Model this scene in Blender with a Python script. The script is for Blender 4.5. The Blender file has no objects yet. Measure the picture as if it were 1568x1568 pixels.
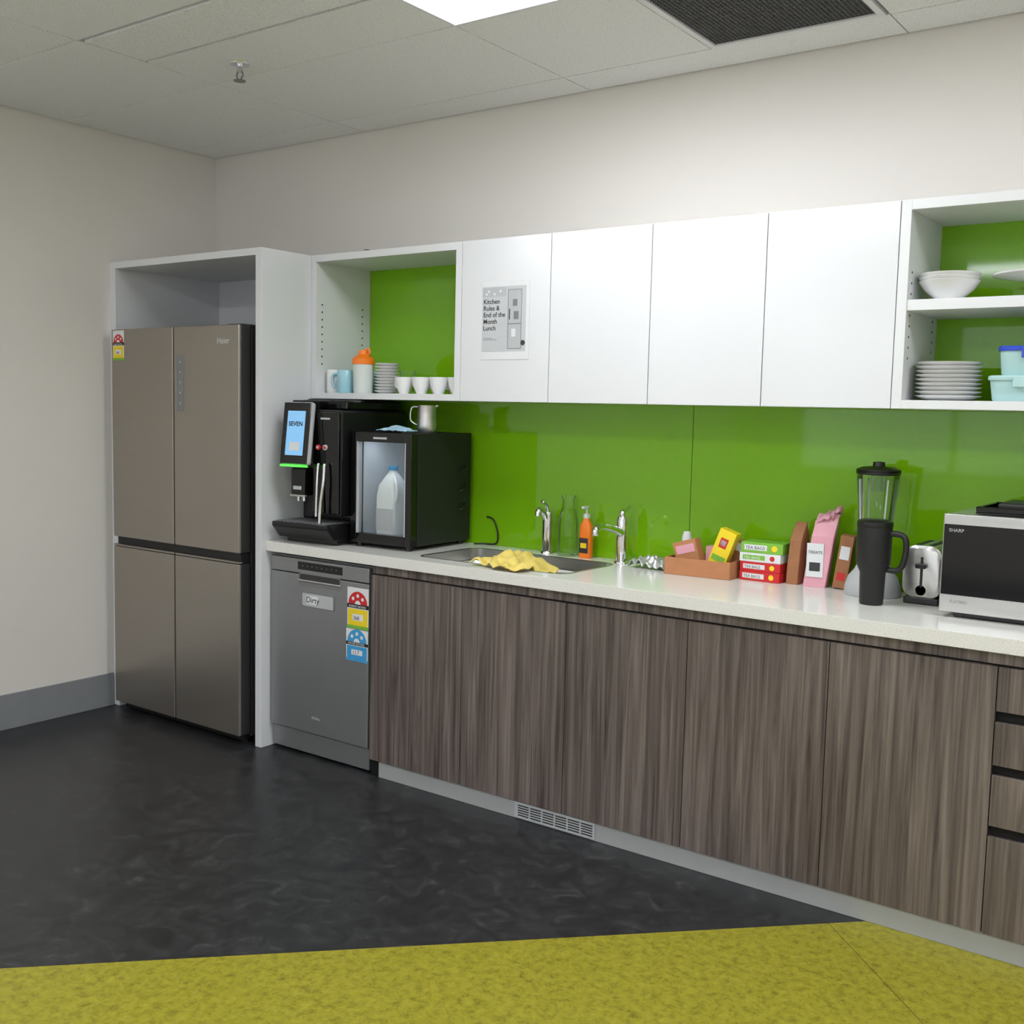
import bpy, bmesh, math, random
from mathutils import Vector, Matrix, noise
random.seed(7)
scene=bpy.context.scene
scene.view_settings.view_transform='Standard'
scene.view_settings.look='None'
COL=bpy.context.collection
def lin(c):
    r=[]
    for v in c[:3]:
        v=v/255.0
        r.append(v/12.92 if v<=0.04045 else ((v+0.055)/1.055)**2.4)
    return (r[0],r[1],r[2],1.0)
# ---------------- materials ----------------
def newmat(name):
    m=bpy.data.materials.new(name);m.use_nodes=True
    nt=m.node_tree;b=nt.nodes['Principled BSDF'];return m,nt,b
def mat(name,c,rough=0.5,metal=0.0,var=0.05,scale=12,coat=0.0,bump=0.0,spec=None,stretch=None,rvar=0.0):
    m,nt,b=newmat(name)
    L=lin(c)
    tc=nt.nodes.new('ShaderNodeTexCoord');mp=nt.nodes.new('ShaderNodeMapping')
    if stretch: mp.inputs['Scale'].default_value=stretch
    nz=nt.nodes.new('ShaderNodeTexNoise');nz.inputs['Scale'].default_value=scale;nz.inputs['Detail'].default_value=4
    nt.links.new(tc.outputs['Object'],mp.inputs[0]);nt.links.new(mp.outputs[0],nz.inputs['Vector'])
    cr=nt.nodes.new('ShaderNodeValToRGB')
    cr.color_ramp.elements[0].position=0.3;cr.color_ramp.elements[1].position=0.7
    cr.color_ramp.elements[0].color=tuple(v*(1-var) for v in L[:3])+(1,)
    cr.color_ramp.elements[1].color=tuple(min(1,v*(1+var)) for v in L[:3])+(1,)
    nt.links.new(nz.outputs['Fac'],cr.inputs[0]);nt.links.new(cr.outputs[0],b.inputs['Base Color'])
    b.inputs['Roughness'].default_value=rough;b.inputs['Metallic'].default_value=metal
    b.inputs['Coat Weight'].default_value=coat;b.inputs['Coat Roughness'].default_value=0.05
    if spec is not None: b.inputs['Specular IOR Level'].default_value=spec
    if rvar:
        mr=nt.nodes.new('ShaderNodeMapRange');mr.inputs['To Min'].default_value=rough-rvar;mr.inputs['To Max'].default_value=rough+rvar
        nt.links.new(nz.outputs['Fac'],mr.inputs['Value']);nt.links.new(mr.outputs[0],b.inputs['Roughness'])
    if bump:
        bp=nt.nodes.new('ShaderNodeBump');bp.inputs['Strength'].default_value=bump;bp.inputs['Distance'].default_value=0.002
        nt.links.new(nz.outputs['Fac'],bp.inputs['Height']);nt.links.new(bp.outputs[0],b.inputs['Normal'])
    return m
def emis(name,c,s):
    m,nt,b=newmat(name)
    b.inputs['Base Color'].default_value=lin(c);b.inputs['Emission Color'].default_value=lin(c);b.inputs['Emission Strength'].default_value=s
    return m
def glass(name,tint=(240,245,245),refl=1.0):
    m=bpy.data.materials.new(name);m.use_nodes=True;nt=m.node_tree;nt.nodes.clear()
    o=nt.nodes.new('ShaderNodeOutputMaterial');t=nt.nodes.new('ShaderNodeBsdfTransparent');g=nt.nodes.new('ShaderNodeBsdfGlossy')
    t.inputs[0].default_value=lin(tint);g.inputs['Roughness'].default_value=0.03
    lw=nt.nodes.new('ShaderNodeLayerWeight');lw.inputs[0].default_value=0.25
    mu=nt.nodes.new('ShaderNodeMath');mu.operation='MULTIPLY';mu.inputs[1].default_value=refl
    mx=nt.nodes.new('ShaderNodeMixShader');nt.links.new(lw.outputs['Fresnel'],mu.inputs[0]);nt.links.new(mu.outputs[0],mx.inputs[0])
    nt.links.new(t.outputs[0],mx.inputs[1]);nt.links.new(g.outputs[0],mx.inputs[2]);nt.links.new(mx.outputs[0],o.inputs[0])
    return m
def ramp(nt,els):
    cr=nt.nodes.new('ShaderNodeValToRGB');e=cr.color_ramp.elements
    e[0].position=els[0][0];e[0].color=lin(els[0][1]);e[1].position=els[-1][0];e[1].color=lin(els[-1][1])
    for p,c in els[1:-1]:
        n=e.new(p);n.color=lin(c)
    return cr
def wood():
    m,nt,b=newmat('wood_laminate')
    tc=nt.nodes.new('ShaderNodeTexCoord')
    def nz(sc,det,rough,dist):
        mp=nt.nodes.new('ShaderNodeMapping');mp.inputs['Scale'].default_value=sc
        n1=nt.nodes.new('ShaderNodeTexNoise');n1.inputs['Scale'].default_value=1.0;n1.inputs['Detail'].default_value=det;n1.inputs['Roughness'].default_value=rough;n1.inputs['Distortion'].default_value=dist
        nt.links.new(tc.outputs['Object'],mp.inputs[0]);nt.links.new(mp.outputs[0],n1.inputs['Vector']);return n1
    n1=nz((30,1,0.9),6,0.62,1.3);n2=nz((150,1,2.6),3,0.5,0.0);n3=nz((9,1,0.5),2,0.5,0.0)
    a=nt.nodes.new('ShaderNodeMath');a.operation='MULTIPLY_ADD';a.inputs[1].default_value=0.26
    nt.links.new(n2.outputs['Fac'],a.inputs[0])
    s=nt.nodes.new('ShaderNodeMath');s.operation='MULTIPLY';s.inputs[1].default_value=0.74
    nt.links.new(n1.outputs['Fac'],s.inputs[0]);nt.links.new(s.outputs[0],a.inputs[2])
    a2=nt.nodes.new('ShaderNodeMath');a2.operation='MULTIPLY_ADD';a2.inputs[1].default_value=0.22
    nt.links.new(n3.outputs['Fac'],a2.inputs[0]);nt.links.new(a.outputs[0],a2.inputs[2])
    cr=ramp(nt,[(0.46,(60,51,49)),(0.56,(88,78,74)),(0.65,(107,96,91)),(0.80,(136,124,117))])
    nt.links.new(a2.outputs[0],cr.inputs[0]);nt.links.new(cr.outputs[0],b.inputs['Base Color'])
    b.inputs['Roughness'].default_value=0.42
    return m
def floor_mat():
    m,nt,b=newmat('linoleum_floor')
    tc=nt.nodes.new('ShaderNodeTexCoord');sx=nt.nodes.new('ShaderNodeSeparateXYZ');nt.links.new(tc.outputs['Object'],sx.inputs[0])
    sb=nt.nodes.new('ShaderNodeMath');sb.operation='SUBTRACT';nt.links.new(sx.outputs['Y'],sb.inputs[0]);nt.links.new(sx.outputs['X'],sb.inputs[1])
    lt=nt.nodes.new('ShaderNodeMath');lt.operation='LESS_THAN';lt.inputs[1].default_value=-4.233;nt.links.new(sb.outputs[0],lt.inputs[0])
    def N(sc,d,r,di):
        n=nt.nodes.new('ShaderNodeTexNoise');n.inputs['Scale'].default_value=sc;n.inputs['Detail'].default_value=d;n.inputs['Roughness'].default_value=r;n.inputs['Distortion'].default_value=di
        nt.links.new(tc.outputs['Object'],n.inputs['Vector']);return n
    n1=N(11,9,0.75,1.2);n2=N(36,9,0.78,0.25)
    dk=ramp(nt,[(0.34,(27,27,29)),(0.48,(37,37,39)),(0.58,(47,47,49)),(0.72,(80,80,81))]);nt.links.new(n1.outputs['Fac'],dk.inputs[0])
    yl=ramp(nt,[(0.28,(84,80,16)),(0.40,(122,116,27)),(0.50,(144,137,36)),(0.68,(162,154,50))]);nt.links.new(n2.outputs['Fac'],yl.inputs[0])
    ad=nt.nodes.new('ShaderNodeMath');ad.operation='ADD';nt.links.new(sx.outputs['X'],ad.inputs[0]);nt.links.new(sx.outputs['Y'],ad.inputs[1])
    s2=nt.nodes.new('ShaderNodeMath');s2.operation='SUBTRACT';s2.inputs[1].default_value=2.925;nt.links.new(ad.outputs[0],s2.inputs[0])
    ab=nt.nodes.new('ShaderNodeMath');ab.operation='ABSOLUTE';nt.links.new(s2.outputs[0],ab.inputs[0])
    l2=nt.nodes.new('ShaderNodeMath');l2.operation='LESS_THAN';l2.inputs[1].default_value=0.003;nt.links.new(ab.outputs[0],l2.inputs[0])
    mh=nt.nodes.new('ShaderNodeMath');mh.operation='MULTIPLY';mh.inputs[1].default_value=0.55;nt.links.new(l2.outputs[0],mh.inputs[0])
    mxs=nt.nodes.new('ShaderNodeMix');mxs.data_type='RGBA';nt.links.new(mh.outputs[0],mxs.inputs[0]);nt.links.new(yl.outputs[0],mxs.inputs[6]);mxs.inputs[7].default_value=lin((60,60,20))
    mx=nt.nodes.new('ShaderNodeMix');mx.data_type='RGBA';nt.links.new(lt.outputs[0],mx.inputs[0]);nt.links.new(dk.outputs[0],mx.inputs[6]);nt.links.new(mxs.outputs[2],mx.inputs[7])
    # unseen rear floor, pale tone added to bounce light up to the ceiling
    l3=nt.nodes.new('ShaderNodeMath');l3.operation='LESS_THAN';l3.inputs[1].default_value=-3.75;nt.links.new(sx.outputs['Y'],l3.inputs[0])
    mx2=nt.nodes.new('ShaderNodeMix');mx2.data_type='RGBA';nt.links.new(l3.outputs[0],mx2.inputs[0]);nt.links.new(mx.outputs[2],mx2.inputs[6]);mx2.inputs[7].default_value=lin((212,211,209))
    nt.links.new(mx2.outputs[2],b.inputs['Base Color'])
    mr=nt.nodes.new('ShaderNodeMapRange');mr.inputs['To Min'].default_value=0.25;mr.inputs['To Max'].default_value=0.48
    nt.links.new(n1.outputs['Fac'],mr.inputs['Value']);nt.links.new(mr.outputs[0],b.inputs['Roughness'])
    b.inputs['Specular IOR Level'].default_value=0.4
    return m
def tile_mat():
    m,nt,b=newmat('ceiling_tile')
    tc=nt.nodes.new('ShaderNodeTexCoord')
    n=nt.nodes.new('ShaderNodeTexNoise');n.inputs['Scale'].default_value=220;n.inputs['Detail'].default_value=3;nt.links.new(tc.outputs['Object'],n.inputs['Vector'])
    cr=ramp(nt,[(0.31,(184,184,183)),(0.42,(228,228,227)),(0.6,(233,233,232))]);nt.links.new(n.outputs['Fac'],cr.inputs[0]);nt.links.new(cr.outputs[0],b.inputs['Base Color'])
    b.inputs['Roughness'].default_value=0.95
    return m
def quartz():
    m,nt,b=newmat('quartz_counter')
    tc=nt.nodes.new('ShaderNodeTexCoord')
    n=nt.nodes.new('ShaderNodeTexNoise');n.inputs['Scale'].default_value=240;n.inputs['Detail'].default_value=2;nt.links.new(tc.outputs['Object'],n.inputs['Vector'])
    cr=ramp(nt,[(0.30,(198,195,188)),(0.42,(220,218,213)),(0.65,(226,224,220))]);nt.links.new(n.outputs['Fac'],cr.inputs[0]);nt.links.new(cr.outputs[0],b.inputs['Base Color'])
    b.inputs['Roughness'].default_value=0.16
    return m
M={}
M['wall']=mat('wall_paint',(223,218,212),0.7,var=0.012,scale=1.5,bump=0.03)
M['white']=mat('white_gloss_laminate',(216,217,220),0.14,var=0.01,scale=3)
M['whitem']=mat('white_melamine',(218,219,221),0.4,var=0.01,scale=3)
M['paper']=mat('paper',(218,219,221),0.7,var=0.02)
M['artbg']=mat('print_light_grey',(190,192,195),0.7,var=0.02)
M['green']=mat('green_backpainted_glass',(122,180,16),0.05,var=0.01,scale=2)
M['wood']=wood();M['floor']=floor_mat();M['tile']=tile_mat();M['quartz']=quartz()
M['skirt']=mat('grey_skirting',(132,134,138),0.5,var=0.03)
M['kick']=mat('kick_grey',(162,163,163),0.4,var=0.03)
M['steelF']=mat('fridge_steel',(163,156,148),0.33,0.85,var=0.015,scale=2,stretch=(1,1,60),rvar=0.02)
M['steelD']=mat('dishwasher_steel',(148,149,151),0.38,0.7,var=0.03,scale=2,stretch=(60,1,1),rvar=0.03)
M['steel']=mat('brushed_steel',(200,199,197),0.32,0.95,var=0.05,scale=4,stretch=(1,1,30),rvar=0.05)
M['chrome']=mat('chrome',(225,225,228),0.06,1.0,var=0.01)
M['black']=mat('black_plastic',(16,16,17),0.35,var=0.08)
M['blackg']=mat('black_gloss',(8,8,9),0.08,var=0.05)
M['blackm']=mat('black_matte',(20,20,21),0.5,var=0.08)
M['dgrey']=mat('dark_grey',(48,47,48),0.4,var=0.05)
M['mgrey']=mat('mid_grey',(120,120,122),0.4,var=0.05)
M['vgrey']=mat('vent_grey',(92,92,94),0.5,var=0.05)
M['lgrey']=mat('light_grey',(178,180,183),0.5,var=0.03)
M['gap']=mat('shadow_gap',(22,20,19),0.8)
M['china']=mat('white_china',(230,230,229),0.12,var=0.01)
M['blue']=mat('pale_blue_china',(150,196,208),0.2,var=0.03)
M['orange']=mat('orange_plastic',(240,124,26),0.35,var=0.04)
M['red']=mat('red_print',(196,36,38),0.4,var=0.04)
M['yellow']=mat('yellow_print',(234,206,30),0.4,var=0.04)
M['grn']=mat('green_print',(120,178,60),0.4,var=0.05)
M['cyan']=mat('cyan_print',(60,150,205),0.4,var=0.04)
M['pink']=mat('pink_pack',(222,160,174),0.4,var=0.07)
M['card']=mat('cardboard',(180,122,82),0.75,var=0.06,scale=30)
M['kraft']=mat('kraft_paper',(156,106,72),0.8,var=0.07,scale=30,bump=0.3)
M['cloth']=mat('yellow_cloth',(222,198,106),0.9,var=0.08,scale=60,bump=0.5)
M['clothb']=mat('blue_cloth',(160,195,215),0.9,var=0.12,scale=60,bump=0.5)
M['foil']=mat('grey_foil',(185,185,185),0.35,0.5,var=0.3,scale=50,bump=0.6)
M['milk']=mat('milk_plastic',(236,240,240),0.4,var=0.02)
M['clear']=glass('clear_glass',(252,253,253),0.8)
M['tintg']=glass('carafe_glass',(253,254,254),0.5)
M['frost']=mat('frosted_plastic',(205,212,208),0.3,var=0.03)
M['inner']=mat('fridge_liner',(200,206,212),0.5,var=0.03)
M['screen']=emis('screen_blue',(120,172,214),0.55)
M['ledg']=emis('green_led',(90,230,80),1.0)
M['led']=emis('cool_led',(235,245,255),9.0)
M['panel']=emis('light_diffuser',(246,250,254),14.0)
M['tubep']=mat('clear_box_plastic',(170,205,205),0.2,var=0.04)
M['bluel']=mat('blue_lid',(40,70,190),0.3)
# ---------------- geometry helpers ----------------
def grp(name,loc=(0,0,0),rz=0):
    e=bpy.data.objects.new(name,None);e.empty_display_size=0.1;e.location=loc;e.rotation_euler=(0,0,rz);COL.objects.link(e);return e
def mk(name,vs,fs,m,parent=None,smooth=False,loc=None,rot=None):
    me=bpy.data.meshes.new(name);me.from_pydata([tuple(v) for v in vs],[],fs)
    bm=bmesh.new();bm.from_mesh(me);bmesh.ops.recalc_face_normals(bm,faces=bm.faces);bm.to_mesh(me);bm.free()
    if smooth:
        for p in me.polygons:p.use_smooth=True
    o=bpy.data.objects.new(name,me);COL.objects.link(o);me.materials.append(m)
    if parent:o.parent=parent
    if loc:o.location=loc
    if rot:o.rotation_euler=rot
    return o
def bev(o,w,seg=2):
    if w>0:
        b=o.modifiers.new('b','BEVEL');b.width=w;b.segments=seg;b.limit_method='ANGLE'
    return o
BF=[(0,1,2,3),(7,6,5,4),(0,4,5,1),(1,5,6,2),(2,6,7,3),(3,7,4,0)]
def bv(x0,x1,y0,y1,z0,z1):
    return [(x0,y0,z0),(x1,y0,z0),(x1,y1,z0),(x0,y1,z0),(x0,y0,z1),(x1,y0,z1),(x1,y1,z1),(x0,y1,z1)]
def box(name,x0,x1,y0,y1,z0,z1,m,parent=None,b=0.0,loc=None,rot=None):
    return bev(mk(name,bv(x0,x1,y0,y1,z0,z1),BF,m,parent,loc=loc,rot=rot),b)
def boxes(name,lst,m,parent=None,b=0.0):
    vs=[];fs=[]
    for a in lst:
        n=len(vs);vs+=bv(*a);fs+=[tuple(i+n for i in f) for f in BF]
    return bev(mk(name,vs,fs,m,parent),b)
def cbox(name,c,s,m,parent=None,b=0.0,rot=None):
    return box(name,-s[0]/2,s[0]/2,-s[1]/2,s[1]/2,-s[2]/2,s[2]/2,m,parent,b,loc=c,rot=rot)
def lathe(name,prof,m,parent=None,loc=(0,0,0),seg=32,rot=None,smooth=True):
    vs=[];fs=[]
    for r,z in prof:
        for i in range(seg):
            a=2*math.pi*i/seg;vs.append((r*math.cos(a),r*math.sin(a),z))
    for j in range(len(prof)-1):
        for i in range(seg):
            k=(i+1)%seg;fs.append((j*seg+i,j*seg+k,(j+1)*seg+k,(j+1)*seg+i))
    if prof[0][0]>1e-4: fs.append(tuple(range(seg)))
    if prof[-1][0]>1e-4 : fs.append(tuple((len(prof)-1)*seg+i for i in range(seg)))
    o=mk(name,vs,fs,m,parent,smooth,loc,rot)
    if smooth:
        e=o.modifiers.new('es','EDGE_SPLIT');e.split_angle=math.radians(40)
    return o
def cyl(name,loc,r,h,m,parent=None,rot=None,seg=24,r2=None,b=0):
    return bev(lathe(name,[(r,0),(r if r2 is None else r2,h)],m,parent,loc,seg,rot),b)
def tube(name,pts,r,m,parent=None,seg=10,closed=False,radii=None):
    pts=[Vector(p) for p in pts]
    P=[];n=len(pts)
    def cr(a,b,c,d,t):
        return 0.5*((2*b)+(-a+c)*t+(2*a-5*b+4*c-d)*t*t+(-a+3*b-3*c+d)*t**3)
    RR=[]
    for i in range(n if closed else n-1):
        a=pts[(i-1)%n] if (closed or i>0) else pts[0];b=pts[i];c=pts[(i+1)%n];d=pts[(i+2)%n] if (closed or i+2<n) else pts[-1]
        for k in range(6):
            P.append(cr(a,b,c,d,k/6))
            if radii: RR.append(radii[i]*(1-k/6)+radii[(i+1)%n]*k/6)
    if not closed:
        P.append(pts[-1])
        if radii:RR.append(radii[-1])
    vs=[];fs=[];N=len(P);nv=None
    for i in range(N):
        t=(P[(i+1)%N]-P[i-1]) if (closed or 0<i<N-1) else (P[1]-P[0] if i==0 else P[-1]-P[-2])
        t.normalize()
        if nv is None: nv=t.orthogonal().normalized()
        nv=(nv-t*nv.dot(t)).normalized();bn=t.cross(nv);q=RR[i] if radii else r
        for k in range(seg):
            a=2*math.pi*k/seg;vs.append(P[i]+nv*math.cos(a)*q+bn*math.sin(a)*q)
    for i in range(N if closed else N-1):
        j=(i+1)%N
        for k in range(seg):
            l=(k+1)%seg;fs.append((i*seg+k,i*seg+l,j*seg+l,j*seg+k))
    if not closed: fs.append(tuple(range(seg)));fs.append(tuple((N-1)*seg+k for k in range(seg)))
    return mk(name,vs,fs,m,parent,True)
def prism(name,poly,a0,a1,axis,m,parent=None,b=0.0,loc=None,rot=None):
    def P(u,v,a):
        return {'x':(a,u,v),'y':(u,a,v),'z':(u,v,a)}[axis]
    n=len(poly);vs=[P(u,v,a0) for u,v in poly]+[P(u,v,a1) for u,v in poly]
    fs=[tuple(range(n)),tuple(range(2*n-1,n-1,-1))]+[(i,(i+1)%n,n+(i+1)%n,n+i) for i in range(n)]
    return bev(mk(name,vs,fs,m,parent,loc=loc,rot=rot),b)
def rr(x0,x1,y0,y1,r,n=6):
    out=[]
    for cx,cy,a0 in((x1-r,y1-r,0),(x0+r,y1-r,90),(x0+r,y0+r,180),(x1-r,y0+r,270)):
        for i in range(n+1):
            a=math.radians(a0+90*i/n);out.append((cx+r*math.cos(a),cy+r*math.sin(a)))
    return out
def loft(name,loops,m,parent=None,cap0=False,cap1=False,smooth=True,loc=None,rot=None):
    n=len(loops[0]);vs=[v for l in loops for v in l];fs=[]
    for j in range(len(loops)-1):
        for i in range(n):
            k=(i+1)%n;fs.append((j*n+i,j*n+k,(j+1)*n+k,(j+1)*n+i))
    if cap0:fs.append(tuple(range(n)))
    if cap1:fs.append(tuple((len(loops)-1)*n+i for i in range(n)))
    o=mk(name,vs,fs,m,parent,smooth,loc,rot)
    if smooth:
        e=o.modifiers.new('es','EDGE_SPLIT');e.split_angle=math.radians(40)
    return o
def text(name,body,loc,size,m,parent=None,rot=(math.pi/2,0,0),sp=1.0,bold=0.0):
    cu=bpy.data.curves.new(name,'FONT');cu.body=body;cu.size=size;cu.space_line=sp;cu.extrude=0.0002;cu.offset=bold
    o=bpy.data.objects.new(name,cu);o.location=loc;o.rotation_euler=rot;COL.objects.link(o);cu.materials.append(m)
    if parent:o.parent=parent
    return o
def disc(name,cx,cz,y,r,m,parent,a0=0,a1=360,th=0.0006,n=24):
    pts=[]
    if a1-a0<360: pts.append((cx,cz))
    for i in range(n+1 if a1-a0<360 else n):
        a=math.radians(a0+(a1-a0)*i/n);pts.append((cx+r*math.cos(a),cz+r*math.sin(a)))
    return prism(name,pts,y-th,y,'y',m,parent)
def boolcut(o,cutters):
    for c in cutters:
        md=o.modifiers.new('c','BOOLEAN');md.operation='DIFFERENCE';md.object=c;md.solver='EXACT'
    bpy.context.view_layer.update()
    dg=bpy.context.evaluated_depsgraph_get();me=bpy.data.meshes.new_from_object(o.evaluated_get(dg))
    o.modifiers.clear();o.data=me
    for c in cutters: bpy.data.objects.remove(c,do_unlink=True)
# ---------------- room ----------------
H=2.7225;XR=7.0;YF=-6.6
box('floor',-0.1,XR+0.1,YF-0.1,0.1,-0.1,0,M['floor'])
box('wall_back',-0.1,XR+0.1,0,0.1,0,H+0.2,M['wall'])
box('wall_left',-0.1,0,YF,0,0,H+0.2,M['wall'])
box('wall_right',XR,XR+0.1,YF,0,0,H+0.2,M['wall'])
wx0,wx1,wz0,wz1=0.6,6.4,0.95,2.45
boxes('wall_front',[(-0.1,XR+0.1,YF-0.1,YF,0,wz0),(-0.1,XR+0.1,YF-0.1,YF,wz1,H+0.2),(-0.1,wx0,YF-0.1,YF,wz0,wz1),(wx1,XR+0.1,YF-0.1,YF,wz0,wz1)],M['wall'])
WN=grp('added_fill_window')  # unseen window, added so sky light fills the room from behind the camera
boxes('frame',[(wx0,wx1,YF-0.08,YF-0.02,wz0,wz0+0.05),(wx0,wx1,YF-0.08,YF-0.02,wz1-0.05,wz1)]+[(wx0+k*1.45-0.02 if k else wx0,wx0+k*1.45+0.03 if k<4 else wx1,YF-0.08,YF-0.02,wz0+0.05,wz1-0.05) for k in range(5)],M['lgrey'],WN)
pl=bpy.data.lights.new('fill_window_portal','AREA');pl.shape='RECTANGLE';pl.size=wx1-wx0;pl.size_y=wz1-wz0;pl.cycles.is_portal=True
po=bpy.data.objects.new('fill_window_portal',pl);COL.objects.link(po);po.location=((wx0+wx1)/2,YF-0.09,(wz0+wz1)/2);po.rotation_euler=(math.pi/2,0,0);po.parent=WN
box('baseboard_left',0,0.008,YF,-0.63,0,0.16,M['skirt'],b=0.002)
box('baseboard_right',XR-0.008,XR,YF,0,0,0.16,M['skirt'],b=0.002)
box('baseboard_front',0.01,XR-0.01,YF,YF+0.008,0,0.16,M['skirt'],b=0.002)
ceil=grp('ceiling')
box('plenum',-0.1,XR+0.1,YF-0.1,0.1,H+0.03,H+0.1,M['dgrey'],ceil)
XB=[0,1.05,2.26,3.47,4.67,5.87,XR];YB=[0,-0.20,-0.845,-1.435,-2.03,-2.63,-3.23,-3.83,-4.43,-5.03,-5.63,-6.23,YF]
lights={(2,2),(4,2),(2,6),(4,6),(2,10),(4,10),(0,6)}  # last panel is out of view, added for extra bounce onto the ceiling
tiles=[];g=0.0022
lp=[]
for i in range(len(XB)-1):
    for j in range(len(YB)-1):
        x0,x1,y1,y0=XB[i]+g,XB[i+1]-g,YB[j]-g,YB[j+1]+g
        if i==0:x0=0.009
        if j==0:y1=-0.009
        if (i,j) in lights: lp.append((x0,x1,y0,y1));continue
        if (i,j)==(2,1):
            tiles.append((x0,2.865,y0,y1,H,H+0.02));continue
        if (i,j)==(1,2):
            tiles.append((x0,x1,-1.155,y1,H,H+0.02));tiles.append((x0+0.01,x1,-1.418,-1.172,H-0.001,H+0.02));continue
        tiles.append((x0,x1,y0,y1,H,H+0.02))
boxes('tiles',tiles,M['tile'],ceil,b=0.0015)
box('slot_void',1.056,2.257,-1.432,-1.155,H+0.018,H+0.028,M['blackm'],ceil)
for k in range(len(lp)):
    a=lp[k];G=grp('ceiling_light')
    boxes('frame',[(a[0],a[1],a[2],a[2]+0.012,H-0.004,H+0.02),(a[0],a[1],a[3]-0.012,a[3],H-0.004,H+0.02),(a[0],a[0]+0.012,a[2]+0.012,a[3]-0.012,H-0.004,H+0.02),(a[1]-0.012,a[1],a[2]+0.012,a[3]-0.012,H-0.004,H+0.02)],M['whitem'],G)
    box('diffuser',a[0]+0.012,a[1]-0.012,a[2]+0.012,a[3]-0.012,H,H+0.01,M['panel'],G)
# vent
V=grp('air_vent');vx0,vx1,vy0,vy1=2.875,3.462,-0.838,-0.212
t=0.022
boxes('frame',[(vx0,vx1,vy0,vy0+t,H-0.006,H+0.02),(vx0,vx1,vy1-t,vy1,H-0.006,H+0.02),(vx0,vx0+t,vy0+t,vy1-t,H-0.006,H+0.02),(vx1-t,vx1,vy0+t,vy1-t,H-0.006,H+0.02)],M['whitem'],V,b=0.002)
bars=[];s=0.0145
x=vx0+t+s
while x<vx1-t: bars.append((x-0.0012,x+0.0012,vy0+t,vy1-t,H,H+0.008));x+=s
y=vy0+t+s
while y<vy1-t: bars.append((vx0+t,vx1-t,y-0.0012,y+0.0012,H,H+0.008));y+=s
boxes('eggcrate_grille',bars,M['vgrey'],V)
box('dark_void',vx0+t,vx1-t,vy0+t,vy1-t,H+0.013,H+0.025,M['blackm'],V)
# sprinkler
S=grp('fire_sprinkler',(1.336,-0.962,H))
lathe('rosette',[(0.0,-0.004),(0.034,-0.003),(0.036,0)],M['chrome'],S)
cyl('stem',(0,0,-0.03),0.011,0.03,M['chrome'],S)
tube('yoke',[(0.011,0,-0.028),(0.017,0,-0.042),(0,0,-0.058),(-0.017,0,-0.042),(-0.011,0,-0.028)],0.003,M['mgrey'],S)
cyl('deflector',(0,0,-0.062),0.022,0.003,M['mgrey'],S)
# ---------------- fridge housing ----------------
DH=0.6245;ZT=2.125;XP=1.068
Hs=grp('refrigerator_housing')
box('left_panel',0.001,0.045,-DH,-0.001,0.001,ZT,M['whitem'],Hs,b=0.001)
box('right_panel',1.030,XP,-DH,-0.001,0.001,ZT,M['white'],Hs,b=0.001)
box('top_panel',0.045,1.030,-DH,-0.001,ZT-0.03,ZT,M['whitem'],Hs,b=0.001)
box('back_panel',0.045,1.030,-0.02,-0.002,1.5,ZT-0.03,M['whitem'],Hs)
# ---------------- refrigerator ----------------
F=grp('refrigerator')
fx0,fx1=0.085,0.985;fy=-0.675;fz0,fz1=0.045,1.808
box('body',fx0+0.005,fx1-0.003,-0.605,-0.06,0.03,1.80,M['dgrey'],F,b=0.004)
xm=0.545
for nm,a,b_,c,d in(('door_upper_left',fx0,xm-0.004,0.842,fz1),('door_upper_right',xm+0.004,fx1,0.842,fz1),('door_lower_left',fx0,xm-0.004,fz0,0.795),('door_lower_right',xm+0.004,fx1,fz0,0.795)):
    box(nm+'_core',a+0.001,b_-0.001,fy+0.012,-0.612,c+0.001,d-0.001,M['dgrey'],F,b=0.003)
    box(nm,a,b_,fy,fy+0.014,c,d,M['steelF'],F,b=0.004)
box('handle_recess',fx0+0.01,fx1-0.01,-0.655,-0.60,0.795,0.842,M['blackm'],F)
box('handle_lip_left',fx0,xm-0.004,fy,fy+0.02,0.797,0.806,M['steelF'],F,b=0.003)
box('handle_lip_right',xm+0.004,fx1,fy,fy+0.02,0.797,0.806,M['steelF'],F,b=0.003)
box('hinge_cap',fx1-0.09,fx1-0.003,-0.66,-0.57,1.80,1.812,M['dgrey'],F,b=0.003)
box('base_grille',fx0+0.02,fx1-0.02,-0.63,-0.60,0.012,0.045,M['blackm'],F)
for i,(a,b_) in enumerate(((0.12,-0.6),(0.94,-0.6),(0.12,-0.12),(0.94,-0.12))): cyl('foot_%d'%i,(a,b_,0.001),0.02,0.03,M['black'],F)
box('control_panel',0.572,0.618,fy-0.0015,fy,1.44,1.685,M['mgrey'],F,b=0.001)
for i in range(5): disc('icon_%d'%i,0.595,1.655-0.045*i,fy-0.0017,0.0045,M['lgrey'],F,n=10)
text('badge','Haier',(0.845,fy-0.001,1.73),0.036,M['paper'],F)
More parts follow.
